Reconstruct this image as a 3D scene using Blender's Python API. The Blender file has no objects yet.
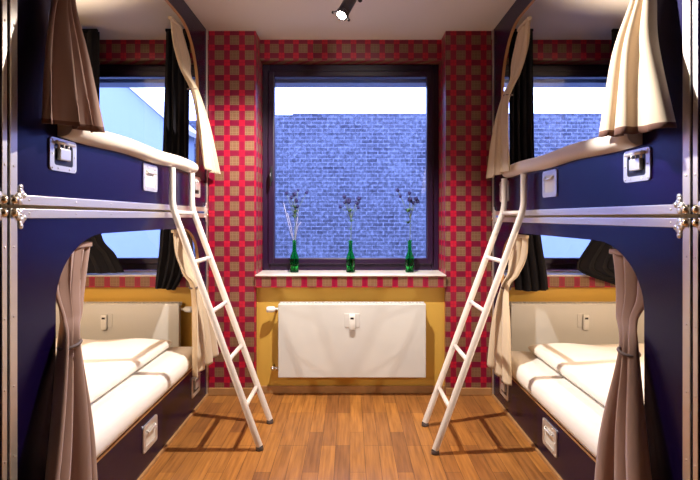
import bpy, bmesh, math, random
from mathutils import Vector, Matrix
from mathutils.geometry import tessellate_polygon
random.seed(7)
PI = math.pi
COL = bpy.context.scene.collection

# ------------------------------------------------------------------ materials
def setin(node, name, val):
    if name in node.inputs:
        node.inputs[name].default_value = val

def mat(name, col, rough=.5, metal=0., spec=.5, emit=None, estr=0., trans=0., ior=1.45, coat=0., sheen=0.,
        bump=0., bscale=200., var=0., vscale=5.):
    m = bpy.data.materials.new(name); m.use_nodes = True
    nt = m.node_tree; b = nt.nodes['Principled BSDF']
    setin(b, 'Base Color', (*col, 1)); setin(b, 'Roughness', rough); setin(b, 'Metallic', metal)
    setin(b, 'Specular IOR Level', spec); setin(b, 'Transmission Weight', trans); setin(b, 'IOR', ior)
    setin(b, 'Coat Weight', coat); setin(b, 'Sheen Weight', sheen)
    if emit: setin(b, 'Emission Color', (*emit, 1)); setin(b, 'Emission Strength', estr)
    if bump or var:
        tc = nt.nodes.new('ShaderNodeTexCoord')
    if bump:
        n = nt.nodes.new('ShaderNodeTexNoise'); n.inputs['Scale'].default_value = bscale; n.inputs['Detail'].default_value = 3
        nt.links.new(tc.outputs['Object'], n.inputs['Vector'])
        bp = nt.nodes.new('ShaderNodeBump'); bp.inputs['Strength'].default_value = bump; bp.inputs['Distance'].default_value = .01
        nt.links.new(n.outputs['Fac'], bp.inputs['Height']); nt.links.new(bp.outputs['Normal'], b.inputs['Normal'])
    if var:
        n = nt.nodes.new('ShaderNodeTexNoise'); n.inputs['Scale'].default_value = vscale; n.inputs['Detail'].default_value = 4
        nt.links.new(tc.outputs['Object'], n.inputs['Vector'])
        r = nt.nodes.new('ShaderNodeValToRGB')
        r.color_ramp.elements[0].position = .3; r.color_ramp.elements[1].position = .7
        r.color_ramp.elements[0].color = (*[c*(1-var) for c in col], 1)
        r.color_ramp.elements[1].color = (*[min(1, c*(1+var)) for c in col], 1)
        nt.links.new(n.outputs['Fac'], r.inputs['Fac']); nt.links.new(r.outputs['Color'], b.inputs['Base Color'])
    return m

def mth(nt, op, a, b=None, clamp=False):
    n = nt.nodes.new('ShaderNodeMath'); n.operation = op; n.use_clamp = clamp
    for i, v in enumerate((a, b)):
        if v is None: continue
        if isinstance(v, (int, float)): n.inputs[i].default_value = v
        else: nt.links.new(v, n.inputs[i])
    return n.outputs[0]

def mixc(nt, f, a, b):
    n = nt.nodes.new('ShaderNodeMix'); n.data_type = 'RGBA'
    for i, v in ((0, f), (6, a), (7, b)):
        if isinstance(v, tuple): n.inputs[i].default_value = (*v, 1)
        elif isinstance(v, (int, float)): n.inputs[i].default_value = v
        else: nt.links.new(v, n.inputs[i])
    return n.outputs[2]

def wallpaper():
    m = bpy.data.materials.new('tartan_wallpaper'); m.use_nodes = True
    nt = m.node_tree; b = nt.nodes['Principled BSDF']
    g = nt.nodes.new('ShaderNodeNewGeometry'); sp = nt.nodes.new('ShaderNodeSeparateXYZ')
    nt.links.new(g.outputs['Position'], sp.inputs[0])
    P = .112
    u = mth(nt, 'ADD', sp.outputs[0], mth(nt, 'MULTIPLY', sp.outputs[1], 1.0))
    def cell(x, x0):   # signed distance from the centre of the check, in periods: -.5 .. .5
        f = mth(nt, 'FRACT', mth(nt, 'ADD', mth(nt, 'DIVIDE', mth(nt, 'SUBTRACT', x, x0), P), 100.5))
        return mth(nt, 'SUBTRACT', f, .5)
    du = cell(u, -.745+3.62); dv = cell(sp.outputs[2], 2.633)
    au = mth(nt, 'ABSOLUTE', du); av = mth(nt, 'ABSOLUTE', dv)
    mu = mth(nt, 'LESS_THAN', au, .305); mv = mth(nt, 'LESS_THAN', av, .305)
    red_x = mixc(nt, mu, (.52, .006, .035), (.20, .005, .035))        # crossing / segment between rows
    red_y = (.25, .005, .035)                                        # segment between squares
    # fine threads
    def line(a, pos, w):
        return mth(nt, 'LESS_THAN', mth(nt, 'ABSOLUTE', mth(nt, 'SUBTRACT', a, pos)), w)
    thr = mth(nt, 'MAXIMUM', mth(nt, 'MAXIMUM', line(au, .12, .018), line(av, .12, .018)), mth(nt, 'MAXIMUM', line(au, .29, .018), line(av, .29, .018)))
    beige = mixc(nt, mth(nt, 'MULTIPLY', thr, .55), (.20, .10, .055), (.30, .175, .11))
    c = mixc(nt, mv, red_x, mixc(nt, mu, red_y, beige))
    seam = mth(nt, 'MAXIMUM', line(au, .5, .02), line(av, .5, .02))
    c = mixc(nt, mth(nt, 'MULTIPLY', seam, .35), c, (.12, .01, .03))
    nt.links.new(c, b.inputs['Base Color'])
    setin(b, 'Roughness', .34); setin(b, 'Specular IOR Level', .5)
    return m

def parquet():
    m = bpy.data.materials.new('oak_parquet'); m.use_nodes = True
    nt = m.node_tree; b = nt.nodes['Principled BSDF']
    g = nt.nodes.new('ShaderNodeNewGeometry')
    mp = nt.nodes.new('ShaderNodeMapping'); mp.inputs['Rotation'].default_value = (0, 0, PI/2)
    nt.links.new(g.outputs['Position'], mp.inputs['Vector'])
    br = nt.nodes.new('ShaderNodeTexBrick')
    br.offset = .37; br.offset_frequency = 3; br.squash = 1
    br.inputs['Scale'].default_value = 1; br.inputs['Brick Width'].default_value = .47; br.inputs['Row Height'].default_value = .082
    br.inputs['Mortar Size'].default_value = .0012; br.inputs['Bias'].default_value = 0
    br.inputs['Color1'].default_value = (.46, .20, .048, 1); br.inputs['Color2'].default_value = (.27, .112, .036, 1)
    br.inputs['Mortar'].default_value = (.10, .035, .012, 1)
    nt.links.new(mp.outputs[0], br.inputs['Vector'])
    mp2 = nt.nodes.new('ShaderNodeMapping'); mp2.inputs['Scale'].default_value = (60, 3.5, 1)
    nt.links.new(g.outputs['Position'], mp2.inputs['Vector'])
    n = nt.nodes.new('ShaderNodeTexNoise'); n.inputs['Scale'].default_value = 1; n.inputs['Detail'].default_value = 5
    nt.links.new(mp2.outputs[0], n.inputs['Vector'])
    grain = nt.nodes.new('ShaderNodeValToRGB')
    grain.color_ramp.elements[0].position = .35; grain.color_ramp.elements[0].color = (.62, .55, .5, 1)
    grain.color_ramp.elements[1].position = .65; grain.color_ramp.elements[1].color = (1.12, 1.08, 1.02, 1)
    nt.links.new(n.outputs['Fac'], grain.inputs['Fac'])
    mx = nt.nodes.new('ShaderNodeMix'); mx.data_type = 'RGBA'; mx.blend_type = 'MULTIPLY'; mx.inputs[0].default_value = .8
    nt.links.new(br.outputs['Color'], mx.inputs[6]); nt.links.new(grain.outputs['Color'], mx.inputs[7])
    nt.links.new(mx.outputs[2], b.inputs['Base Color'])
    setin(b, 'Roughness', .38); setin(b, 'Specular IOR Level', .4)
    return m

def brickwall():
    m = bpy.data.materials.new('grey_brick'); m.use_nodes = True
    nt = m.node_tree; b = nt.nodes['Principled BSDF']
    g = nt.nodes.new('ShaderNodeNewGeometry'); sp = nt.nodes.new('ShaderNodeSeparateXYZ'); cb = nt.nodes.new('ShaderNodeCombineXYZ')
    nt.links.new(g.outputs['Position'], sp.inputs[0])
    nt.links.new(sp.outputs[0], cb.inputs[0]); nt.links.new(sp.outputs[2], cb.inputs[1])
    br = nt.nodes.new('ShaderNodeTexBrick')
    br.inputs['Scale'].default_value = 1; br.inputs['Brick Width'].default_value = .25; br.inputs['Row Height'].default_value = .085
    br.inputs['Mortar Size'].default_value = .010; br.inputs['Bias'].default_value = -.05
    br.inputs['Color1'].default_value = (.037, .038, .048, 1); br.inputs['Color2'].default_value = (.092, .098, .112, 1)
    br.inputs['Mortar'].default_value = (.19, .19, .21, 1)
    nt.links.new(cb.outputs[0], br.inputs['Vector'])
    n = nt.nodes.new('ShaderNodeTexNoise'); n.inputs['Scale'].default_value = 1.3; n.inputs['Detail'].default_value = 6; n.inputs['Roughness'].default_value = .65
    nt.links.new(cb.outputs[0], n.inputs['Vector'])
    r = nt.nodes.new('ShaderNodeValToRGB')
    r.color_ramp.elements[0].position = .38; r.color_ramp.elements[0].color = (0, 0, 0, 1)
    r.color_ramp.elements[1].position = .72; r.color_ramp.elements[1].color = (.75, .75, .75, 1)
    nt.links.new(n.outputs['Fac'], r.inputs['Fac'])
    c = mixc(nt, r.outputs['Color'], br.outputs['Color'], (.17, .18, .20))
    n2 = nt.nodes.new('ShaderNodeTexNoise'); n2.inputs['Scale'].default_value = 13; n2.inputs['Detail'].default_value = 4; n2.inputs['Roughness'].default_value = .7
    nt.links.new(cb.outputs[0], n2.inputs['Vector'])
    r2 = nt.nodes.new('ShaderNodeValToRGB')
    r2.color_ramp.elements[0].position = .36; r2.color_ramp.elements[0].color = (.45, .45, .45, 1)
    r2.color_ramp.elements[1].position = .66; r2.color_ramp.elements[1].color = (1.5, 1.5, 1.5, 1)
    nt.links.new(n2.outputs['Fac'], r2.inputs['Fac'])
    mm = nt.nodes.new('ShaderNodeMix'); mm.data_type = 'RGBA'; mm.blend_type = 'MULTIPLY'; mm.inputs[0].default_value = 1
    nt.links.new(c, mm.inputs[6]); nt.links.new(r2.outputs['Color'], mm.inputs[7])
    nt.links.new(mm.outputs[2], b.inputs['Base Color']); setin(b, 'Roughness', .9)
    return m

def paneglass():
    m = bpy.data.materials.new('window_glass'); m.use_nodes = True
    nt = m.node_tree; nt.nodes.remove(nt.nodes['Principled BSDF'])
    out = nt.nodes['Material Output']
    t = nt.nodes.new('ShaderNodeBsdfTransparent'); t.inputs[0].default_value = (.93, .95, .96, 1)
    gl = nt.nodes.new('ShaderNodeBsdfGlossy'); gl.inputs['Roughness'].default_value = .0
    f = nt.nodes.new('ShaderNodeFresnel'); f.inputs['IOR'].default_value = 1.45
    mx = nt.nodes.new('ShaderNodeMixShader')
    nt.links.new(f.outputs[0], mx.inputs[0]); nt.links.new(t.outputs[0], mx.inputs[1]); nt.links.new(gl.outputs[0], mx.inputs[2])
    nt.links.new(mx.outputs[0], out.inputs['Surface'])
    return m

M = dict(
    paper=wallpaper(), parquet=parquet(), brick=brickwall(), glass=paneglass(),
    ceiling=mat('white_ceiling_paint', (.72, .66, .62), .9, bump=.05, bscale=60),
    yellow=mat('yellow_wall_paint', (.66, .40, .07), .6, bump=.05, bscale=90),
    darkwall=mat('low_bounce_brown', (.16, .10, .07), .8),  # dark tone picked for the unseen front wall to cut bounced light
    cream=mat('cream_wall_paint', (.66, .55, .36), .8),
    sill=mat('pale_stone_sill', (.62, .58, .56), .3, var=.08, vscale=14),
    frame=mat('aubergine_window_paint', (.020, .006, .030), .35),
    laminate=mat('dark_blue_laminate', (.004, .001, .024), .27, spec=.58, bump=.015, bscale=350),
    plywood=mat('plywood_edge', (.42, .22, .09), .6),
    alu=mat('brushed_aluminium', (.80, .75, .70), .38, .85, bump=.02, bscale=300),
    steel=mat('zinc_steel', (.80, .79, .80), .32, .7),
    dish=mat('pale_grey_dish', (.70, .69, .67), .35),
    brass=mat('brassy_ball', (.78, .66, .50), .22, 1.0),
    darkmetal=mat('dark_steel', (.05, .05, .06), .35, .8),
    deck=mat('birch_deck', (.60, .45, .28), .7, var=.12, vscale=8),
    white_enamel=mat('white_enamel', (.66, .66, .66), .35),
    ladder=mat('white_powder_coat', (.74, .68, .65), .35),
    rubber=mat('grey_rubber', (.09, .07, .07), .7),
    linen=mat('white_bed_linen', (.82, .79, .76), .85, sheen=.2, bump=.12, bscale=25),
    duvet=mat('white_duvet_cotton', (.84, .80, .77), .85, sheen=.2, bump=.18, bscale=14),
    pad=mat('cream_padding', (.74, .66, .58), .85, bump=.15, bscale=30),
    beige=mat('beige_curtain_cloth', (.58, .46, .33), .9, sheen=.3, bump=.08, bscale=400),
    taupe=mat('taupe_curtain_cloth', (.31, .19, .155), .9, sheen=.3, bump=.08, bscale=400),
    hem=mat('brown_lining', (.15, .07, .05), .9),
    black=mat('black_velvet_cloth', (.004, .003, .007), .95, bump=.1, bscale=300),
    cord=mat('grey_cord', (.16, .12, .12), .9),
    plastic=mat('white_plastic', (.80, .80, .80), .4),
    chrome=mat('chrome', (.8, .8, .82), .12, 1.0),
    blackmetal=mat('black_lamp_metal', (.018, .012, .016), .35, .3),
    lens=mat('lamp_lens', (.9, .9, .85), .3, emit=(1, .93, .8), estr=28),
    bottle=mat('green_bottle_glass', (.10, .78, .28), .04, trans=1.0, ior=1.25, spec=.5),
    thistle=mat('violet_thistle_head', (.030, .028, .12), .9),
    stem=mat('grey_green_stem', (.10, .14, .07), .8),
    leaf=mat('green_thistle_leaf', (.05, .14, .035), .7),
    drystem=mat('pale_dry_stem', (.55, .50, .45), .9),
    wood_trim=mat('oak_skirting', (.42, .22, .09), .45, var=.15, vscale=12),
    render=mat('pale_render', (.30, .35, .40), .9),
    roof=mat('pale_roof', (.72, .66, .60), .9),
    pave=mat('outside_ground', (.2, .2, .2), .9),
)

setin(M['laminate'].node_tree.nodes['Principled BSDF'], 'Specular Tint', (.30, .32, 1.0, 1))

# ------------------------------------------------------------------ mesh helpers
def NB(): return bmesh.new()

def box(bm, x0, x1, y0, y1, z0, z1, bev=0, mi=0, seg=2):
    if x0 > x1: x0, x1 = x1, x0
    if y0 > y1: y0, y1 = y1, y0
    b2 = bmesh.new()
    r = bmesh.ops.create_cube(b2, size=1)
    for v in r['verts']:
        v.co = Vector(((x0+x1)/2 + v.co.x*(x1-x0), (y0+y1)/2 + v.co.y*(y1-y0), (z0+z1)/2 + v.co.z*(z1-z0)))
    if bev > 0:
        bmesh.ops.bevel(b2, geom=list(b2.edges), offset=min(bev, .49*min(x1-x0, y1-y0, z1-z0)), segments=seg, profile=.5, affect='EDGES')
    for f in b2.faces: f.material_index = mi
    merge(bm, b2)

def merge(bm, b2):
    me = bpy.data.meshes.new('tmp'); b2.to_mesh(me); b2.free()
    bm.from_mesh(me); bpy.data.meshes.remove(me)

def tube(bm, pts, r, n=12, caps=True, mi=0):
    pts = [Vector(p) for p in pts]
    rs = r if isinstance(r, (list, tuple)) else [r]*len(pts)
    rings = []; up = None
    for i, p in enumerate(pts):
        d = (pts[min(i+1, len(pts)-1)] - pts[max(i-1, 0)]).normalized()
        if up is None:
            up = d.cross(Vector((0, 0, 1)))
            if up.length < .05: up = d.cross(Vector((0, 1, 0)))
            up.normalize()
        else:
            up = (up - d*up.dot(d)).normalized()
        w = d.cross(up)
        rings.append([bm.verts.new(p + (up*math.cos(2*PI*k/n) + w*math.sin(2*PI*k/n))*rs[i]) for k in range(n)])
    for a, b in zip(rings, rings[1:]):
        for k in range(n):
            f = bm.faces.new((a[k], a[(k+1) % n], b[(k+1) % n], b[k])); f.smooth = True; f.material_index = mi
    if caps:
        bm.faces.new(rings[0][::-1]).material_index = mi; bm.faces.new(rings[-1]).material_index = mi

def lathe(bm, prof, c=(0, 0, 0), n=24, axis=None, mi=0):
    """prof: list of (radius, height); axis: direction of the height (default +z)"""
    c = Vector(c); R = Matrix.Identity(3)
    if axis is not None: R = Vector((0, 0, 1)).rotation_difference(Vector(axis)).to_matrix()
    rings = []
    for r, h in prof:
        if r < 1e-6: rings.append([bm.verts.new(c + R @ Vector((0, 0, h)))])
        else: rings.append([bm.verts.new(c + R @ Vector((r*math.cos(2*PI*k/n), r*math.sin(2*PI*k/n), h))) for k in range(n)])
    for a, b in zip(rings, rings[1:]):
        for k in range(n):
            k2 = (k+1) % n
            if len(a) == 1 and len(b) == 1: continue
            if len(a) == 1: vs = (a[0], b[k2], b[k])
            elif len(b) == 1: vs = (a[k], a[k2], b[0])
            else: vs = (a[k], a[k2], b[k2], b[k])
            f = bm.faces.new(vs); f.smooth = True; f.material_index = mi

def ball(bm, c, r, sub=2, sc=(1, 1, 1), mi=0):
    b2 = bmesh.new(); bmesh.ops.create_icosphere(b2, subdivisions=sub, radius=r)
    for v in b2.verts: v.co = Vector(c) + Vector((v.co.x*sc[0], v.co.y*sc[1], v.co.z*sc[2]))
    for f in b2.faces: f.smooth = True; f.material_index = mi
    merge(bm, b2)

def prism_x(bm, outer, holes, xa, xb, mi=0, mi_hole=1, rim=0):
    """outline in (y, z) extruded along x, with holes; hole walls get mi_hole"""
    loops = [outer] + holes
    flat = [p for lp in loops for p in lp]
    tris = tessellate_polygon([[Vector((p[0], p[1], 0)) for p in lp] for lp in loops])
    A = [bm.verts.new((xa, p[0], p[1])) for p in flat]; B = [bm.verts.new((xb, p[0], p[1])) for p in flat]
    for t in tris:
        for vs in (A, B):
            try: f = bm.faces.new([vs[i] for i in t]); f.material_index = mi
            except ValueError: pass
    k = 0
    for li, lp in enumerate(loops):
        n = len(lp)
        for i in range(n):
            a, b = k+i, k+(i+1) % n
            f = bm.faces.new((A[a], A[b], B[b], B[a])); f.material_index = mi_hole if li else mi
        k += n

def arch(y0, y1, z0, z1, rx, rz, rb=0, n=14, full=False):
    """closed loop: straight bottom, elliptical top corners (and, with rb, rounded bottom corners)"""
    L = []
    if rb:
        L += [(y0+rb-rb*math.sin(t), z0+rb-rb*math.cos(t)) for t in [PI/2*i/6 for i in range(6, -1, -1)]]
        L += [(y1-rb+rb*math.sin(t), z0+rb-rb*math.cos(t)) for t in [PI/2*i/6 for i in range(0, 7)]]
    else:
        L += [(y0, z0), (y1, z0)]
    L += [(y1-rx+rx*math.cos(t), z1-rz+rz*math.sin(t)) for t in [PI/2*i/n for i in range(n+1)]]
    L += [(y0+rx-rx*math.sin(t), z1-rz+rz*math.cos(t)) for t in [PI/2*i/n for i in range(n+1)]]
    return L

def finish(name, bm, mats, parent=None, loc=None, smooth=None, keep=False):
    """link ONE mesh object; vertices are given in world space and moved into the parent thing's frame"""
    root = parent
    base = Vector((0, 0, 0))
    while root is not None and root.parent is not None: root = root.parent
    if root is not None: base = root.location.copy()
    elif loc is not None: base = Vector(loc)
    bmesh.ops.recalc_face_normals(bm, faces=list(bm.faces))
    if base.length and not keep: bmesh.ops.translate(bm, verts=list(bm.verts), vec=-base)
    me = bpy.data.meshes.new(name); bm.to_mesh(me); bm.free()
    for m in (mats if isinstance(mats, (list, tuple)) else [mats]): me.materials.append(m)
    o = bpy.data.objects.new(name, me); COL.objects.link(o)
    if parent is not None: o.parent = parent
    elif loc is not None: o.location = loc
    if smooth is not None:
        for p in me.polygons: p.use_smooth = True
        try: me.set_sharp_from_angle(angle=math.radians(smooth))
        except Exception: pass
    return o

def thing(name, label, cat, loc=(0, 0, 0), group=None):
    o = bpy.data.objects.new(name, None); COL.objects.link(o); o.location = loc; o.empty_display_size = .1
    o['label'] = label; o['category'] = cat
    if group: o['group'] = group
    return o

def tag(o, label, cat, group=None):
    o['label'] = label; o['category'] = cat
    if group: o['group'] = group
    return o

def struct(o): o['kind'] = 'structure'; return o

# ------------------------------------------------------------------ room shell
XW, YF, H = 2.50, -1.9, 2.70         # side walls, wall behind the camera, ceiling
YP, YH, YN, YWIN, YO = 3.62, 3.80, 3.665, 3.90, 4.12   # pier front, header, niche wall, window, outer face
WC, HALF = 1.75, .70                 # window spacing and half width of a recess
ZS, ZH = .895, 2.54                  # sill top, header underside

bm = NB(); box(bm, -XW-.1, XW+.1, YF-.1, YO, -.1, 0); struct(finish('floor', bm, M['parquet']))
bm = NB(); box(bm, -XW-.1, XW+.1, YF-.1, YO, H, H+.1); struct(finish('ceiling', bm, M['ceiling']))
for nm, s in (('wall_left', -1), ('wall_right', 1)):
    bm = NB(); box(bm, s*XW, s*(XW+.1), YF-.1, YO, 0, H); struct(finish(nm, bm, M['cream']))
bm = NB(); box(bm, -XW, XW, YF-.1, YF, 0, H); struct(finish('wall_front', bm, M['darkwall']))

bm = NB()
for a, b in ((-WC+HALF, -HALF), (HALF+.01, WC-HALF)):                    # piers between the windows
    box(bm, a, b, YP, YO, 0, H, mi=0)
recs = ((-XW, -WC+HALF), (-HALF, HALF+.01), (WC-HALF, XW))
for a, b in recs:
    box(bm, a, b, YH, YO, ZH, H, mi=0)                                   # header above the window
    box(bm, a, b, YP-.015, YO, .80, ZS-.014, mi=0)                       # papered apron under the sill
    box(bm, a, b, YN, YO, 0, .80, mi=1)                                  # yellow niche
struct(finish('wall_back', bm, [M['paper'], M['yellow']]))

bm = NB()
for a, b in ((-WC+HALF, -HALF), (HALF+.01, WC-HALF)): box(bm, a, b, YP-.014, YP, 0, .055, .004)
for a, b in recs: box(bm, a, b, YN-.014, YN, 0, .055, .004)
struct(finish('baseboard_back', bm, M['wood_trim']))

for i, (a, b) in enumerate(recs):
    w = bpy.data.objects.new(f'window_{i+1}', None); COL.objects.link(w); struct(w); w.location = ((a+b)/2, YWIN, ZS)
    if i == 0: fa, fb = -WC-HALF, b
    elif i == 2: fa, fb = a, WC+HALF
    else: fa, fb = a, b
    fa, fb = max(fa, -XW), min(fb, XW)
    y0, y1 = YWIN, YWIN+.09
    bm = NB()                                                            # fixed outer frame
    box(bm, fa, fa+.055, y0, y1, ZS, ZH, .006); box(bm, fb-.055, fb, y0, y1, ZS, ZH, .006)
    box(bm, fa+.055, fb-.055, y0, y1, ZH-.06, ZH, .006); box(bm, fa+.055, fb-.055, y0, y1, ZS, ZS+.055, .006)
    finish('frame', bm, M['frame'], w)
    sa, sb = fa+.048, fb-.048; za, zb = ZS+.048, ZH-.055
    bm = NB()                                                            # opening sash
    box(bm, sa, sa+.05, y0-.02, y0+.05, za, zb, .008); box(bm, sb-.05, sb, y0-.02, y0+.05, za, zb, .008)
    box(bm, sa+.045, sb-.045, y0-.02, y0+.05, zb-.05, zb, .008); box(bm, sa+.045, sb-.045, y0-.02, y0+.05, za, za+.05, .008)
    finish('sash', bm, M['frame'], w)
    bm = NB(); box(bm, sa+.045, sb-.045, y0+.012, y0+.018, za+.045, zb-.045); finish('pane', bm, M['glass'], w)
    bm = NB(); box(bm, sa+.014, sa+.036, y0-.03, y0-.018, 1.60, 1.72, .004); tube(bm, [(sa+.025, y0-.03, 1.67), (sa+.025, y0-.055, 1.67), (sa+.025, y0-.06, 1.66), (sa+.025, y0-.06, 1.56)], .009)
    finish('handle', bm, M['darkmetal'], w)
    bm = NB(); box(bm, a, b, YP-.03, YWIN, ZS-.014, ZS, .006); finish('sill', bm, M['sill'], w)
    bm = NB(); box(bm, a, b, YO-.10, YO+.05, ZH-.115, ZH+.2, .004); finish('lintel', bm, M['render'], w)

# ------------------------------------------------------------------ radiators
def radiator(cx, side, label):
    t = thing('radiator', label, 'radiator', (cx, 3.61, .146), 'panel radiators under the windows')
    x0, x1, z0, z1, yf, yb = cx-.54, cx+.54, .146, .685, 3.56, 3.635
    bm = NB(); box(bm, x0, x1, yf, yf+.014, z0, z1, .006); finish('front_panel', bm, M['white_enamel'], t)
    bm = NB(); box(bm, x0+.01, x1-.01, yf+.014, yb, z0+.02, z1-.018, .004); finish('convector', bm, M['white_enamel'], t)
    bm = NB()
    box(bm, x0+.004, x1-.004, yf+.012, yf+.018, z1-.02, z1+.004); box(bm, x0+.004, x1-.004, yb-.004, yb+.002, z1-.02, z1+.004)
    for k in range(40):
        x = x0+.02+k*(x1-x0-.04)/39; box(bm, x-.003, x+.003, yf+.016, yb-.002, z1-.006, z1+.002)
    finish('top_grille', bm, M['white_enamel'], t)
    for q in (-1, 1):
        bm = NB(); box(bm, cx+q*.2-.02, cx+q*.2+.02, yb-.002, YN-.002, z0+.1, z1-.1); finish('wall_bracket', bm, M['white_enamel'], t)
    zt, zb_ = .640, .205
    xe = x0 if side < 0 else x1
    bm = NB(); d = side
    tube(bm, [(xe-d*.01, 3.60, zt), (xe+d*.03, 3.60, zt)], .010)
    lathe(bm, [(.0, 0), (.017, 0), (.020, .006), (.022, .02), (.023, .05), (.020, .062), (0, .065)], (xe+d*.028, 3.60, zt), 20, (d, -.25, 0))
    finish('thermostat_valve', bm, M['plastic'], t)
    bm = NB()
    tube(bm, [(xe-d*.01, 3.60, zb_), (xe+d*.045, 3.60, zb_)], .011); ball(bm, (xe+d*.045, 3.60, zb_), .017)
    tube(bm, [(xe+d*.045, 3.60, zb_), (xe+d*.045, YN-.002, zb_)], .009)
    lathe(bm, [(.016, 0), (.016, .012), (.012, .014)], (xe+d*.012, 3.60, zb_), 6, (d, 0, 0))
    finish('return_valve', bm, M['chrome'], t)
    bm = NB(); tube(bm, [(xe+d*.022, 3.60, zt), (xe+d*.022, YN-.002, zt)], .009); finish('supply_pipe', bm, M['chrome'], t)
    bm = NB()
    box(bm, cx-.055, cx+.055, yf-.004, yf+.001, .515, .615, .003)
    finish('meter_plate', bm, M['white_enamel'], t)
    bm = NB(); box(bm, cx-.022, cx+.022, yf-.026, yf-.004, .500, .612, .008); hm = finish('heat_meter', bm, M['plastic'], t, smooth=40)
    bm = NB(); box(bm, cx-.012, cx+.012, yf-.027, yf-.0255, .578, .592); finish('display', bm, M['darkmetal'], hm)
    return t
radiator(.015, -1, 'white panel radiator under the middle window between the two ladders')
radiator(-1.787, 1, 'white panel radiator behind the lower bed of the left bunk')
radiator(1.714, -1, 'white panel radiator behind the lower bed of the right bunk')

# ------------------------------------------------------------------ bunks (stacked flight cases)
XF = 1.055
def rivets(bm, s, ys, z, x, r=.0045):
    for y in ys: ball(bm, (s*x, y, z), r, 1, (.45, 1, 1))

def case_handle(root, s, yc, zc, w, h, latch=False, nm='case_handle'):
    """flanged dish with a sprung grip; sits proud of the panel face"""
    bm = NB()
    o_ = [(yc-w/2, zc-h/2), (yc+w/2, zc-h/2), (yc+w/2, zc+h/2), (yc-w/2, zc+h/2)]
    def rr(w, h, r, n=5):
        L = []
        for cx, cy, a0 in ((w/2-r, h/2-r, 0), (-w/2+r, h/2-r, PI/2), (-w/2+r, -h/2+r, PI), (w/2-r, -h/2+r, 1.5*PI)):
            L += [(yc+cx+r*math.cos(a0+PI/2*i/n), zc+cy+r*math.sin(a0+PI/2*i/n)) for i in range(n+1)]
        return L
    prism_x(bm, rr(w, h, .016), [rr(w*.70, h*.66, .010)], s*(XF-.006), s*XF, 0, 0)
    for a in (-1, 1):
        for bz in (-.42, 0, .42): ball(bm, (s*(XF-.006), yc+a*w*.425, zc+bz*h), .004, 1)
        for by in (-.22, .22): ball(bm, (s*(XF-.006), yc+by*w, zc+a*h*.415), .004, 1)
    p = finish(nm, bm, M['steel'], root)
    bm = NB(); box(bm, s*(XF-.0035), s*(XF-.0005), yc-w*.355, yc+w*.355, zc-h*.335, zc+h*.335)
    if latch:
        finish('dish', bm, M['darkmetal'], p)
        bm = NB()
        box(bm, s*(XF-.018), s*(XF-.004), yc-w*.24, yc+w*.16, zc-h*.16, zc+h*.20, .003)
        for k in range(3): tube(bm, [(s*(XF-.012), yc-w*.25+k*w*.18, zc+h*.20), (s*(XF-.012), yc-w*.25+k*w*.18, zc+h*.33)], .004)
        tube(bm, [(s*(XF-.012), yc-w*.36, zc+h*.36), (s*(XF-.012), yc+w*.36, zc+h*.36)], .006)
        finish('butterfly_latch', bm, M['steel'], p)
    else:
        finish('dish', bm, M['dish'], p)
        bm = NB(); tube(bm, [(s*(XF-.003), yc-w*.26, zc+h*.26), (s*(XF-.014), yc-w*.26, zc+h*.18), (s*(XF-.014), yc+w*.26, zc+h*.18), (s*(XF-.003), yc+w*.26, zc+h*.26)], .005)
        finish('grip', bm, M['steel'], p)

def ball_corner(root, s, y, z, dy, dz_, lobes=True):
    """y,z: the case corner; dy,dz_: direction from the corner into the panel"""
    bm = NB()
    x = XF
    ball(bm, (s*(x-.005), y+dy*.017, z+dz_*.014), .0145, 3)
    f = finish('ball_corner', bm, M['brass'], root, smooth=60)
    bm = NB()
    # trefoil plate
    for cy, cz, r in ((.045, .012, .013), (.050, .036, .013), (.040, .024, .016), (.047, .056, .0095), (.064, .030, .0085), (.046, .046, .010)):
        lathe(bm, [(0, 0), (r, 0), (r, .004), (0, .0045)], (s*(x-.006), y+dy*cy, z+dz_*cz), 16, (-s, 0, 0))
    for cy, cz in ((.047, .056), (.064, .030), (.045, .022)): ball(bm, (s*(x-.011), y+dy*cy, z+dz_*cz), .0035, 1)
    finish('corner_plate', bm, M['steel'], f)

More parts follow.
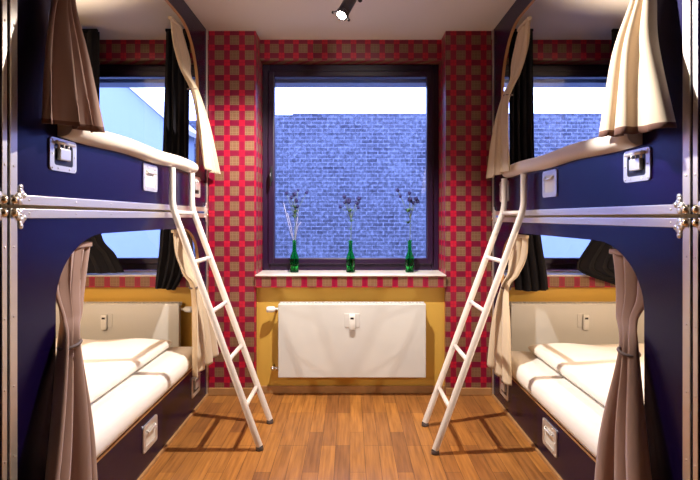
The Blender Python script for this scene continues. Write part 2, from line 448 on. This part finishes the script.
def bunk(s, y0, y1, dz, label, detailed=True):
    root = thing('bunk_bed', label, 'bunk bed', (s*1.77, (y0+y1)/2, 0), 'flight case bunk beds')
    xa, xb, xo = s*XF, s*(XF+.02), s*2.46
    ZM = 1.353+dz
    o0, o1 = y0+.245, y1-.19
    # upper case front
    bm = NB()
    prism_x(bm, [(y0, ZM+.006), (y1, ZM+.006), (y1, H-.004), (y0, H-.004)], [arch(o0, o1, 1.632+dz, 2.575, .36, .40, .08)], xa, xb)
    finish('upper_front_panel', bm, [M['laminate'], M['plywood']], root)
    bm = NB()
    prism_x(bm, [(y0, .02), (y1, .02), (y1, ZM-.006), (y0, ZM-.006)], [arch(o0, o1, .312+dz, 1.250+dz, .34, .24)], xa, xb)
    finish('lower_front_panel', bm, [M['laminate'], M['plywood']], root)
    # aluminium edging
    e = XF-.007
    ys = [y0+.09+k*(y1-y0-.18)/7 for k in range(8)]
    for z0, z1 in ((ZM+.006, ZM+.038), (ZM-.037, ZM-.006)):
        bm = NB(); box(bm, s*e, xa, y0, y1, z0, z1, .002); rivets(bm, s, ys, (z0+z1)/2, e); finish('edge_rail', bm, M['alu'], root)
    for ya, yb, yn in ((y0, y0+.034, 0), (y1-.022, y1, 1)):
        for z0, z1 in ((.02, ZM-.006), (ZM+.006, H-.004)):
            bm = NB(); box(bm, s*e, xa, ya, yb, z0, z1, .002)
            for k in range(6): ball(bm, (s*e, (ya+yb)/2, z0+.12+k*(z1-z0-.24)/5), .0045, 1, (.45, 1, 1))
            finish('edge_strip', bm, M['alu'], root)
    bm = NB(); box(bm, s*(XF-.012), s*(XF+.02), y0, y1, 0, .020, .002); finish('bottom_edge', bm, M['wood_trim'], root)
    for y, dy in ((y0, 1), (y1, -1)):
        ball_corner(root, s, y, ZM+.006, dy, 1); ball_corner(root, s, y, ZM-.006, dy, -1)
    # bodies of the two cases
    for zc in (ZM-.02, .255+dz):
        bm = NB(); box(bm, xb, xo, y0, y1-.145, zc, zc+.03); finish('bed_deck', bm, M['deck'], root)
    for z0, z1 in ((.0, ZM-.02), (ZM+.012, H-.004)):
        bm = NB(); box(bm, xb, xo, y0, y0+.02, z0, z1); finish('end_panel', bm, M['laminate'], root)
    if not detailed: return root
    # padded edge of the upper bed and trim below the lower mattress
    bm = NB()
    prof = [(1.045+.045*math.cos(t), 1.648+dz+.038*math.sin(t)) for t in [2*PI*k/16 for k in range(16)]]
    n = 24; L = []
    for i in range(n+1):
        f = i/n; y = o0+.01+f*(3.29-o0)
        k = 1.0
        if f > .93: k = math.sqrt(max(.02, 1-((f-.93)/.07)**2))
        L.append([bm.verts.new((s*(1.045+(px-1.045)*k), y, 1.648+dz+(pz-1.648-dz)*k + .004*math.sin(y*9))) for px, pz in prof])
    for a, b in zip(L, L[1:]):
        for k in range(16):
            f = bm.faces.new((a[k], a[(k+1) % 16], b[(k+1) % 16], b[k])); f.smooth = True
    bm.faces.new(L[0]); bm.faces.new(L[-1])
    finish('padded_rail', bm, M['pad'], root)
    bm = NB(); box(bm, s*(XF-.006), s*(XF-.0005), o0+.01, o1-.01, .299+dz, .311+dz, .002); finish('lip_trim', bm, M['plywood'], root)
    case_handle(root, s, 1.79, 1.545+dz*1.2, .165, .118, True)
    for y in (2.57, 3.33): case_handle(root, s, y, 1.525+dz, .18, .14, y > 3)
    for y in (2.57, 3.33): case_handle(root, s, y, .180+dz*.6, .18, .14, y > 3)
    # recessed hook latch at the far end
    bm = NB(); box(bm, s*(XF-.012), s*XF, y1-.075, y1-.035, ZM-.03, ZM+.045, .004); box(bm, s*(XF-.02), s*(XF-.010), y1-.066, y1-.044, ZM-.012, ZM+.03, .003)
    finish('catch', bm, M['steel'], root)
    return root
DZ = {-1: 0.0, 1: -.030}
bunk(-1, 1.505, 3.598, 0, 'dark blue flight case bunk on the left of the window with brown curtains')
bunk(1, 1.505, 3.598, DZ[1], 'dark blue flight case bunk on the right of the window with white lit curtain')
bunk(-1, -.60, 1.493, 0, 'edge of the next flight case bunk at the left edge of the photo', False)
bunk(1, -.60, 1.493, DZ[1], 'edge of the next flight case bunk at the right edge of the photo', False)

# ------------------------------------------------------------------ bedding
def soft(name, x0, x1, y0, y1, z0, z1, r, m, amp=.004, fr=6., seedp=0., n=(36, 60), tilt=None):
    bm = NB()
    if x0 > x1: x0, x1 = x1, x0
    nx, ny = n
    top = []; bot = []
    def edge(d): return 1 if d >= r else math.sqrt(max(0, 1-(1-max(d, 0)/r)**2))
    def spread(k, n_):      # denser near the edges
        t = k/n_; return .5-.5*math.cos(PI*t)
    zm = (z0+z1)/2
    for i in range(nx+1):
        x = x0+(x1-x0)*spread(i, nx); rt = []; rb = []
        for j in range(ny+1):
            y = y0+(y1-y0)*spread(j, ny)
            e = edge(min(x-x0, x1-x))*edge(min(y-y0, y1-y))
            w = amp*(math.sin(x*fr*1.7+seedp+1.3*math.sin(y*fr*.6))+.6*math.sin(y*fr+2*x+seedp*2)+.5*math.sin((x+y)*fr*2.3+seedp))
            tz = tilt(x, y) if tilt else 0
            rt.append(bm.verts.new((x, y, zm+(z1-zm)*e+w*e+tz*e)))
            border = i in (0, nx) or j in (0, ny)
            rb.append(rt[-1] if border else bm.verts.new((x, y, zm-(zm-z0)*e)))
        top.append(rt); bot.append(rb)
    for i in range(nx):
        for j in range(ny):
            for g in (top, bot):
                vs = []
                for v in (g[i][j], g[i+1][j], g[i+1][j+1], g[i][j+1]):
                    if v not in vs: vs.append(v)
                try: f = bm.faces.new(vs); f.smooth = True
                except ValueError: pass
    return finish(name, bm, m, loc=((x0+x1)/2, (y0+y1)/2, z0))
for s, side in ((-1, 'left'), (1, 'right')):
    dz = DZ[s]
    tag(soft('mattress', s*1.026, s*2.43, 1.775, 3.385, .3125+dz, .430+dz, .045, M['linen'], .002, 5, s),
        f'white sheeted mattress filling the lower bed of the {side} bunk', 'mattress', 'mattresses in the lower beds')
    tag(soft('duvet', s*1.20, s*2.40, 1.80, 3.30, .436+dz, .505+dz, .05, M['duvet'], .005, 7, 2*s),
        f'white duvet laid flat on the mattress of the {side} lower bed', 'duvet', 'duvets on the lower beds')

# ------------------------------------------------------------------ curtains
def crom(P, t):
    n = len(P)-1; f = min(max(t, 0), .99999)*n; i = int(f); u = f-i
    p0, p1, p2, p3 = P[max(i-1, 0)], P[i], P[i+1], P[min(i+2, n)]
    return [.5*((2*b)+(-a+c)*u+(2*a-5*b+4*c-d)*u*u+(-a+3*b-3*c+d)*u**3) for a, b, c, d in zip(p0, p1, p2, p3)]

def curtain(stations, npl, label, cat, grp, m, tie=None, along='y', rows=56, ph=0., bulge=0., hem=None, name='curtain', skew=0.):
    """stations: (z, centre along, half width, centre across, pleat depth) from top to bottom"""
    cols = npl*12
    bm = NB(); G = []
    for r in range(rows+1):
        z, c, h, a, d = crom(stations, r/rows); h = max(h, .012)
        row = []
        for k in range(cols+1):
            u = k/cols; q = 2*u-1
            w = math.sin(2*PI*npl*u+ph+.5*math.sin(3*z+ph)) + .35*math.sin(2*PI*npl*u*.53+2*ph+1.7*z)
            p = c+h*q+.18*h/npl*math.sin(4*PI*npl*u+ph)
            ac = a+d*w*.8+(1 if a > 0 else -1)*bulge*(h/.2)*(q*q)
            zz = z+(.006*math.sin(5*u+ph) if r == rows else 0)+skew*q*(r/rows)**2
            row.append(bm.verts.new((ac, p, zz) if along == 'y' else (p, ac, zz)))
        G.append(row)
    for i in range(rows):
        for k in range(cols):
            f = bm.faces.new((G[i][k], G[i][k+1], G[i+1][k+1], G[i+1][k])); f.smooth = True
            if hem and i >= rows-1: f.material_index = 1
    z0, c0 = stations[-1][0], stations[-1][1]
    base = (stations[-1][3], c0, z0) if along == 'y' else (c0, stations[-1][3], z0)
    root = thing(name, label, cat, base, grp)
    o = finish('drape', bm, [m] + ([hem] if hem else []), root)
    sol = o.modifiers.new('thickness', 'SOLIDIFY'); sol.thickness = .004; sol.offset = 0
    if tie:
        zt, c, h, a, d = tie
        bm = NB(); pts = []
        for k in range(25):
            t = 2*PI*k/24
            pts.append((a+d*.92*math.cos(t), c+(h*.80)*math.sin(t), zt+.006*math.sin(t)))
        tube(bm, pts, .006, 8, caps=False); finish('tieback', bm, M['cord'], root)
    # header tape with small rings
    z, c, h, a, d = stations[0]
    bm = NB()
    if along == 'y': box(bm, a-.012, a+.012, c-h, c+h, z-.004, z+.016, .004)
    else: box(bm, c-h, c+h, a-.012, a+.012, z-.004, z+.016, .004)
    finish('heading_tape', bm, m, root)
    return root

GU, GL = 'curtains at the openings of the upper beds', 'curtains at the openings of the lower beds'
def S(s, dz, L): return [(z+dz, y, h, s*x, d) for z, y, h, x, d in L]
# near end of the upper openings, gathered high and hung out over the front
L1 = S(-1, 0, [(2.50, 2.00, .11, 1.098, .010), (2.38, 1.965, .075, 1.080, .012), (2.27, 1.87, .050, 1.042, .012), (2.17, 1.76, .045, 1.000, .014), (2.08, 1.70, .050, 1.000, .022), (1.90, 1.695, .115, .985, .030), (1.630, 1.700, .182, .952, .030)])
curtain(L1, 3, 'brown curtain flaring over the left upper bunk front above the near latch', 'curtain', GU, M['taupe'], ph=.6, hem=M['hem'], bulge=.012, skew=.02)
L2 = S(1, 0, [(2.50, 1.98, .11, 1.098, .010), (2.38, 1.955, .07, 1.080, .012), (2.27, 1.86, .048, 1.040, .012), (2.17, 1.74, .045, .998, .014), (2.09, 1.665, .045, .995, .020), (1.90, 1.70, .120, .965, .026), (1.605, 1.672, .215, .925, .026)])
curtain(L2, 3, 'white lit curtain flaring over the right upper bunk front above the latch', 'curtain', GU, M['beige'], ph=2.4, hem=M['hem'], bulge=.04, skew=.02)
# far end of the upper openings
L3 = S(-1, 0, [(2.53, 3.07, .10, 1.098, .010), (2.40, 3.18, .150, 1.104, .014), (2.27, 3.21, .085, 1.085, .016), (2.165, 3.235, .052, 1.036, .022), (1.95, 3.29, .105, .995, .024), (1.635, 3.385, .175, .965, .022)])
curtain(L3, 3, 'beige curtain beside the left ladder top, tied at the upper left opening', 'curtain', GU, M['beige'], tie=(2.165, 3.225, .040, -1.045, .028), ph=1.0)
L4 = S(1, 0, [(2.53, 3.08, .10, 1.098, .010), (2.38, 3.18, .150, 1.104, .014), (2.24, 3.21, .085, 1.085, .016), (2.125, 3.235, .052, 1.036, .022), (1.90, 3.21, .14, .990, .024), (1.595, 3.19, .245, .965, .022)])
curtain(L4, 3, 'beige curtain beside the right ladder top, tied at the upper right opening', 'curtain', GU, M['beige'], tie=(2.125, 3.225, .040, 1.045, .028), ph=.2)
# far end of the lower openings
L5 = S(-1, 0, [(1.225, 3.20, .16, 1.104, .012), (1.08, 3.25, .165, 1.108, .016), (.95, 3.25, .09, 1.080, .018), (.857, 3.245, .055, 1.028, .022), (.62, 3.27, .17, .995, .028), (.315, 3.28, .265, .975, .026)])
curtain(L5, 3, 'beige tied curtain behind the left ladder at the lower left opening', 'curtain', GL, M['beige'], tie=(.857, 3.235, .040, -1.035, .030), ph=.9)
L6 = S(1, 0, [(1.190, 3.20, .16, 1.104, .012), (1.06, 3.25, .165, 1.108, .016), (.94, 3.25, .09, 1.080, .018), (.850, 3.245, .055, 1.028, .022), (.62, 3.23, .17, .995, .028), (.290, 3.22, .265, .975, .026)])
curtain(L6, 3, 'beige tied curtain behind the right ladder at the lower right opening', 'curtain', GL, M['beige'], tie=(.850, 3.235, .040, 1.035, .030), ph=2.0)
# near end of the lower openings
L7 = S(-1, 0, [(1.20, 1.93, .13, 1.098, .012), (1.05, 1.90, .11, 1.092, .016), (.95, 1.855, .075, 1.060, .018), (.855, 1.785, .060, 1.025, .026), (.50, 1.715, .140, .985, .036), (.10, 1.655, .225, .975, .040)])
curtain(L7, 3, 'mauve brown tied curtain hanging at the near end of the left lower bed', 'curtain', GL, M['taupe'], tie=(.855, 1.785, .060, -1.025, .034), ph=.3)
L8 = S(1, 0, [(1.17, 1.92, .13, 1.098, .012), (1.02, 1.90, .11, 1.092, .016), (.93, 1.885, .070, 1.066, .012), (.825, 1.790, .050, 1.022, .022), (.48, 1.765, .140, .985, .034), (.08, 1.745, .215, .975, .036)])
curtain(L8, 3, 'mauve brown tied curtain hanging at the near end of the right lower bed', 'curtain', GL, M['taupe'], tie=(.825, 1.790, .050, 1.022, .034), ph=1.5)
# black drapes at the side windows
GB = 'black drapes at the side windows'
def D(L): return L
curtain([(2.66, -1.245, .085, 3.52, .020), (1.6, -1.262, .095, 3.52, .022), (1.15, -1.275, .10, 3.52, .022), (.93, -1.30, .10, 3.52, .024), (.80, -1.335, .075, 3.515, .018)], 4,
        'black drape at the left side window beside the tied beige curtains', 'drape', GB, M['black'], along='x', name='black_drape', ph=.4)
curtain([(2.66, -2.13, .31, 3.52, .020), (1.6, -2.13, .31, 3.52, .024), (1.20, -2.12, .31, 3.52, .024), (1.05, -2.05, .34, 3.52, .024), (.92, -2.00, .36, 3.515, .018)], 7,
        'black drape on the far left of the left side window, near the outer wall', 'drape', GB, M['black'], along='x', name='black_drape', ph=1.4)
curtain([(2.66, 1.235, .085, 3.52, .020), (1.6, 1.245, .09, 3.52, .022), (1.15, 1.275, .11, 3.52, .022), (.93, 1.30, .12, 3.52, .024), (.79, 1.31, .12, 3.515, .018)], 4,
        'black drape at the right side window beside the tied beige curtains', 'drape', GB, M['black'], along='x', name='black_drape', ph=2.2)
curtain([(2.66, 2.17, .28, 3.52, .020), (1.6, 2.15, .28, 3.52, .024), (1.20, 2.09, .33, 3.52, .024), (1.00, 2.00, .35, 3.52, .024), (.92, 2.02, .35, 3.515, .020), (.83, 2.20, .28, 3.515, .018)], 7,
        'black drape on the far right of the right side window, near the outer wall', 'drape', GB, M['black'], along='x', name='black_drape', ph=.1)

# ------------------------------------------------------------------ ladders
def ladder(s, foot, top, label):
    """foot, top: ((near x, near y), (far x, far y))"""
    (fx, fy0), (_, fy1) = foot; (tx, ty0), (_, ty1) = top
    t = thing('ladder', label, 'ladder', (s*fx, (fy0+fy1)/2, 0), 'bunk ladders')
    zb, zt = 1.385+DZ[s]*.3, 1.602+DZ[s]
    def path(fy, ty):
        B = Vector((s*tx, ty, zb)); F = Vector((s*fx, fy, 0)); T = Vector((s*tx, ty, zt))
        d1 = (B-F).normalized(); d2 = (T-B).normalized(); k = .05
        a = B-d1*k; c = B+d2*k
        arc = [(a*(1-u)**2+B*2*u*(1-u)+c*u*u) for u in [i/6 for i in range(7)]]
        return [F+Vector((0, 0, .022))+d1*.0] + arc + [T], F, B
    paths = []
    for fy, ty in ((fy0, ty0), (fy1, ty1)):
        pts, F, B = path(fy, ty); paths.append((F, B))
        bm = NB(); tube(bm, pts, .0190, 16); r = finish('rail', bm, M['ladder'], t, smooth=50)
        bm = NB(); lathe(bm, [(0, 0), (.0215, 0), (.022, .004), (.0215, .020), (.0190, .023)], (F.x, F.y, 0), 18); finish('rubber_foot', bm, M['rubber'], t)
    for z in (.235, .50, .775, 1.06, 1.345):
        p = []
        for F, B in paths: p.append(F+(B-F)*(z/zb))
        bm = NB(); tube(bm, p, .0130, 14); finish('rung', bm, M['ladder'], t)
ladder(-1, ((.513, 2.765), (.513, 3.127)), ((1.015, 2.785), (1.015, 3.130)), 'white tubular ladder leaning on the left bunk')
ladder(1, ((.475, 2.72), (.475, 3.085)), ((1.012, 2.84), (1.012, 3.20)), 'white tubular ladder leaning on the right bunk')

# ------------------------------------------------------------------ bottles with thistles
def bottle(x, label):
    y = 3.755
    t = thing('bottle', label, 'bottle', (x, y, ZS), 'green bottles on the window sill')
    bm = NB()
    lathe(bm, [(0, .004), (.022, .004), (.031, 0), (.034, .006), (.0345, .10), (.033, .118), (.024, .142), (.0165, .160), (.0145, .20), (.0140, .232), (.0165, .234), (.0165, .246), (.0125, .248),
               (.0115, .24), (.0120, .20), (.0140, .160), (.021, .142), (.0300, .116), (.0315, .10), (.031, .012), (0, .010)], (x, y, ZS), 28)
    finish('glass_body', bm, M['bottle'], t)
def thistle(x, heads, leaves, label, dry=False):
    y = 3.755; z0 = ZS+.235
    t = thing('thistle_sprig', label, 'dried flower', (x, y, z0), 'dried thistles in the bottles')
    zt = z0+.30
    bm = NB()
    tube(bm, [(x, y, ZS+.02), (x+.002, y, z0), (x+.006, y, z0+.15), (x+.002, y, z0+.26)], .0028, 7)
    for dx, dzv, r in heads:
        tube(bm, [(x+.003, y, z0+.16+.25*abs(dx)), (x+dx*.5, y+dx*.15, z0+.5*(.20+dzv)), (x+dx, y+dx*.3, z0+dzv)], .0018, 6)
    finish('stem', bm, M['stem'], t)
    if dry:
        bm = NB()
        for dx, dxt, h in ((-.03, -.085, .25), (.012, .05, -.0), (-.012, -.055, .17), (.0, .03, .20)):
            tube(bm, [(x, y, z0-.02), (x+dxt*.5, y+.01, z0+.12), (x+dxt, y+.015, z0+max(h, .1)+.05)], .0014, 6)
        finish('dry_stalk', bm, M['drystem'], t)
    for dx, dzv, r in heads:
        bm = NB(); c = Vector((x+dx, y+dx*.3, z0+dzv))
        ball(bm, c, r, 2, (1, 1, 1.1))
        rnd = random.Random(int((dx+1)*1e4)+int(dzv*1e4))
        for k in range(46):
            d = Vector((rnd.gauss(0, 1), rnd.gauss(0, 1), rnd.gauss(.3, 1))).normalized()
            q = d.cross(Vector((.3, .5, .7))).normalized()*r*.16
            a, b, e = c+d*r*.85+q, c+d*r*.85-q, c+d*r*1.65
            q2 = d.cross(q).normalized()*r*.16
            v = [bm.verts.new(p) for p in (a, b, c+d*r*.85+q2, e)]
            for f in ((0, 1, 3), (1, 2, 3), (2, 0, 3)): bm.faces.new([v[i] for i in f])
        finish('flower_head', bm, M['thistle'], t)
    for dx, dzv, r in leaves:
        bm = NB(); c = Vector((x+dx, y, z0+dzv)); ball(bm, c, r*.42, 2, (1, 1, .7))
        for k in range(11):
            a = 2*PI*k/9+dzv*30; el = .25+.3*math.sin(k*2.1)
            d = Vector((math.cos(a), math.sin(a)*.8, el)).normalized(); n = d.cross(Vector((0, 0, 1))).normalized()*r*.36
            up = Vector((0, 0, 1))*r*.06
            v = [bm.verts.new(p) for p in (c, c+d*r*.7+n, c+d*r*1.45, c+d*r*.7-n, c+d*r*.55+up)]
            for f in ((0, 1, 4), (1, 2, 4), (2, 3, 4), (3, 0, 4)): bm.faces.new([v[i] for i in f])
        finish('leaf_whorl', bm, M['leaf'], t)
bx = [-.428, .004, .459]
names = ['nearest the left ladder', 'in the middle of the sill', 'nearest the right ladder']
for x, n in zip(bx, names): bottle(x, f'green glass beer bottle {n}')
thistle(bx[0], [(.0, .365, .015), (-.058, .372, .011), (.092, .378, .012), (.015, .315, .014), (-.022, .340, .012), (.028, .395, .010), (.022, .27, .012)], [(.0, .19, .024), (.004, .225, .026), (.002, .265, .022)],
        'pale stalked dried thistle in the bottle nearest the left ladder', True)
thistle(bx[1], [(-.016, .312, .021), (-.048, .345, .014), (.066, .332, .015), (-.078, .270, .012), (.050, .295, .013), (.060, .262, .011), (-.045, .300, .011)], [(-.004, .235, .024), (.004, .158, .020), (.0, .095, .016)],
        'single stemmed violet thistle in the middle bottle')
thistle(bx[2], [(.004, .322, .019), (.052, .330, .015), (-.096, .395, .013), (-.002, .372, .012), (.062, .308, .013), (.03, .30, .012), (-.075, .348, .011)], [(-.012, .235, .032), (-.012, .147, .028)],
        'violet thistle with two leaf whorls in the bottle nearest the right ladder')

# ------------------------------------------------------------------ ceiling spotlight
LD = Vector((-.42, -.30, -.86)).normalized()
LP = Vector((-.050, 2.80, 2.475))                    # centre of the lens
t = thing('ceiling_spotlight', 'small black cylindrical spotlight on the ceiling before the window', 'spotlight', (.06, 2.88, H))
bm = NB(); lathe(bm, [(0, 0), (.045, 0), (.045, -.018), (.038, -.024), (0, -.024)], (.06, 2.88, H), 28); finish('ceiling_mount', bm, M['blackmetal'], t, smooth=40)
bm = NB(); tube(bm, [(.06, 2.88, H-.022), (.06, 2.88, 2.60)], .008); ball(bm, (.06, 2.88, 2.60), .014); finish('arm', bm, M['blackmetal'], t)
ax = -LD
bm = NB()
lathe(bm, [(.0375, 0), (.0375, .022), (.034, .026), (.034, .14), (.031, .144), (.031, .152), (.034, .156), (.034, .164), (.031, .168), (.031, .176), (.034, .180), (.034, .20), (.024, .212), (0, .213)], LP, 28, ax)
finish('lamp_head', bm, M['blackmetal'], t, smooth=40)
bm = NB(); lathe(bm, [(0, -.002), (.026, -.002), (.027, .006), (0, .006)], LP, 28, ax); finish('lens', bm, M['lens'], t)
bm = NB()
side = ax.cross(Vector((0, 1, 0))).normalized(); oth = ax.cross(side).normalized()
for d in (side, -side, oth): tube(bm, [LP+d*.034+ax*.012, LP+d*.050-ax*.004], .006, 8); 
for d in (side, -side, oth): ball(bm, LP+d*.050-ax*.004, .009)
finish('clip', bm, M['blackmetal'], t)

# ------------------------------------------------------------------ outside
bm = NB(); box(bm, -3.3, 14, 11, 11.6, -.6, 3.62); box(bm, -14, -1.72, 11.01, 11.6, -.6, 3.50); box(bm, -1.30, 14, 11.02, 11.55, 3.6, 3.66)
tag(finish('brick_building', bm, M['brick'], loc=(0, 11.3, -.6)), 'blue grey brick building wall seen through the middle window', 'building')
t = thing('house', 'pale house with a sloping roof seen through the left window', 'house', (-5.8, 9.4, -.6))
bm = NB()
prof = [(-9, -.6), (-3.35, -.6), (-3.35, 3.05), (-4.6, 4.15), (-9, 4.15)]
A = [bm.verts.new((x, 9, z)) for x, z in prof]; B = [bm.verts.new((x, 10.5, z)) for x, z in prof]
bm.faces.new(A); bm.faces.new(B[::-1])
for i in range(5): bm.faces.new((A[i], A[(i+1) % 5], B[(i+1) % 5], B[i]))
finish('gable_wall', bm, M['render'], t)
bm = NB()
prof = [(-3.20, 2.95), (-3.15, 3.02), (-4.56, 4.29), (-4.60, 4.18)]
A = [bm.verts.new((x, 8.9, z)) for x, z in prof]; B = [bm.verts.new((x, 10.55, z)) for x, z in prof]
bm.faces.new(A); bm.faces.new(B[::-1])
for i in range(4): bm.faces.new((A[i], A[(i+1) % 4], B[(i+1) % 4], B[i]))
finish('roof', bm, M['roof'], t)
bm = NB(); box(bm, 2.6, 9, 8.0, 8.2, -.6, 1.30); box(bm, 2.55, 9, 7.96, 8.24, 1.30, 1.36)
tag(finish('garden_wall', bm, M['render'], loc=(5.8, 8.1, -.6)), 'pale garden wall seen low through the right window', 'wall')
bm = NB(); box(bm, -16, 16, YO+.01, 16, -.7, -.6); struct(finish('ground_outside', bm, M['pave']))

# ------------------------------------------------------------------ light
def light(name, kind, loc, power, col, aim=None, **kw):
    l = bpy.data.lights.new(name, kind); l.energy = power; l.color = col
    for k, v in kw.items(): setattr(l, k, v)
    o = bpy.data.objects.new(name, l); COL.objects.link(o); o.location = loc
    if aim is not None: o.rotation_euler = (Vector(aim)-Vector(loc)).to_track_quat('-Z', 'Y').to_euler()
    return o
WARM = (1, .91, .80)
light('spot_beam', 'SPOT', LP+LD*.02+Vector((0, 0, -.03)), 265, WARM, LP+Vector((-.25, .06, -.95)), spot_size=math.radians(140), spot_blend=.55, shadow_soft_size=.018)
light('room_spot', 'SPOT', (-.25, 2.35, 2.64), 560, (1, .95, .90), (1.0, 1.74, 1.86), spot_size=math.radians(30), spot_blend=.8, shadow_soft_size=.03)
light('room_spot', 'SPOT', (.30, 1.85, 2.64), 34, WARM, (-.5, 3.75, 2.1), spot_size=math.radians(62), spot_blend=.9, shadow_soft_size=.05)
for s in (-1, 1):
    light('reading_lamp', 'SPOT', (s*1.62, 1.62, 1.10+DZ[s]), 32, WARM, (-s*.1, 3.56, .42), spot_size=math.radians(40), spot_blend=.5, shadow_soft_size=.03)
    light('lower_bunk_fill', 'POINT', (s*1.80, 2.5, 1.16+DZ[s]), 23, (1, .80, .58), shadow_soft_size=.04)  # unseen fill added to brighten the wall, sill and radiator behind the bed
    light('upper_bunk_fill', 'SPOT', (s*1.85, 2.65, 1.70), 115, (1, .80, .58), (s*1.88, 2.5, 2.7), spot_size=math.radians(92), spot_blend=.7, shadow_soft_size=.04)  # unseen upward fill added to brighten the ceiling over the upper bed

w = bpy.data.worlds.new('sky'); bpy.context.scene.world = w; w.use_nodes = True
bg = w.node_tree.nodes['Background']; bg.inputs[0].default_value = (.30, .39, 1.0, 1); bg.inputs[1].default_value = 9.5

# ------------------------------------------------------------------ camera
cd = bpy.data.cameras.new('camera'); cam = bpy.data.objects.new('camera', cd); COL.objects.link(cam)
cam.location = (0, 0, 1.32); cam.rotation_euler = (PI/2, 0, 0)
cd.sensor_width = 36; cd.lens = 488/700*36
cd.shift_x = 0; cd.shift_y = -(240-217)/700
cd.clip_start = .05
sc = bpy.context.scene; sc.camera = cam
sc.view_settings.view_transform = 'Standard'; sc.view_settings.look = 'None'
sc.view_settings.exposure = 0; sc.view_settings.gamma = 1; sc.view_settings.use_curve_mapping = False
sc.cycles.use_denoising = True
sc.cycles.max_bounces = 10; sc.cycles.diffuse_bounces = 5; sc.cycles.transparent_max_bounces = 12
sc.cycles.sample_clamp_indirect = 8
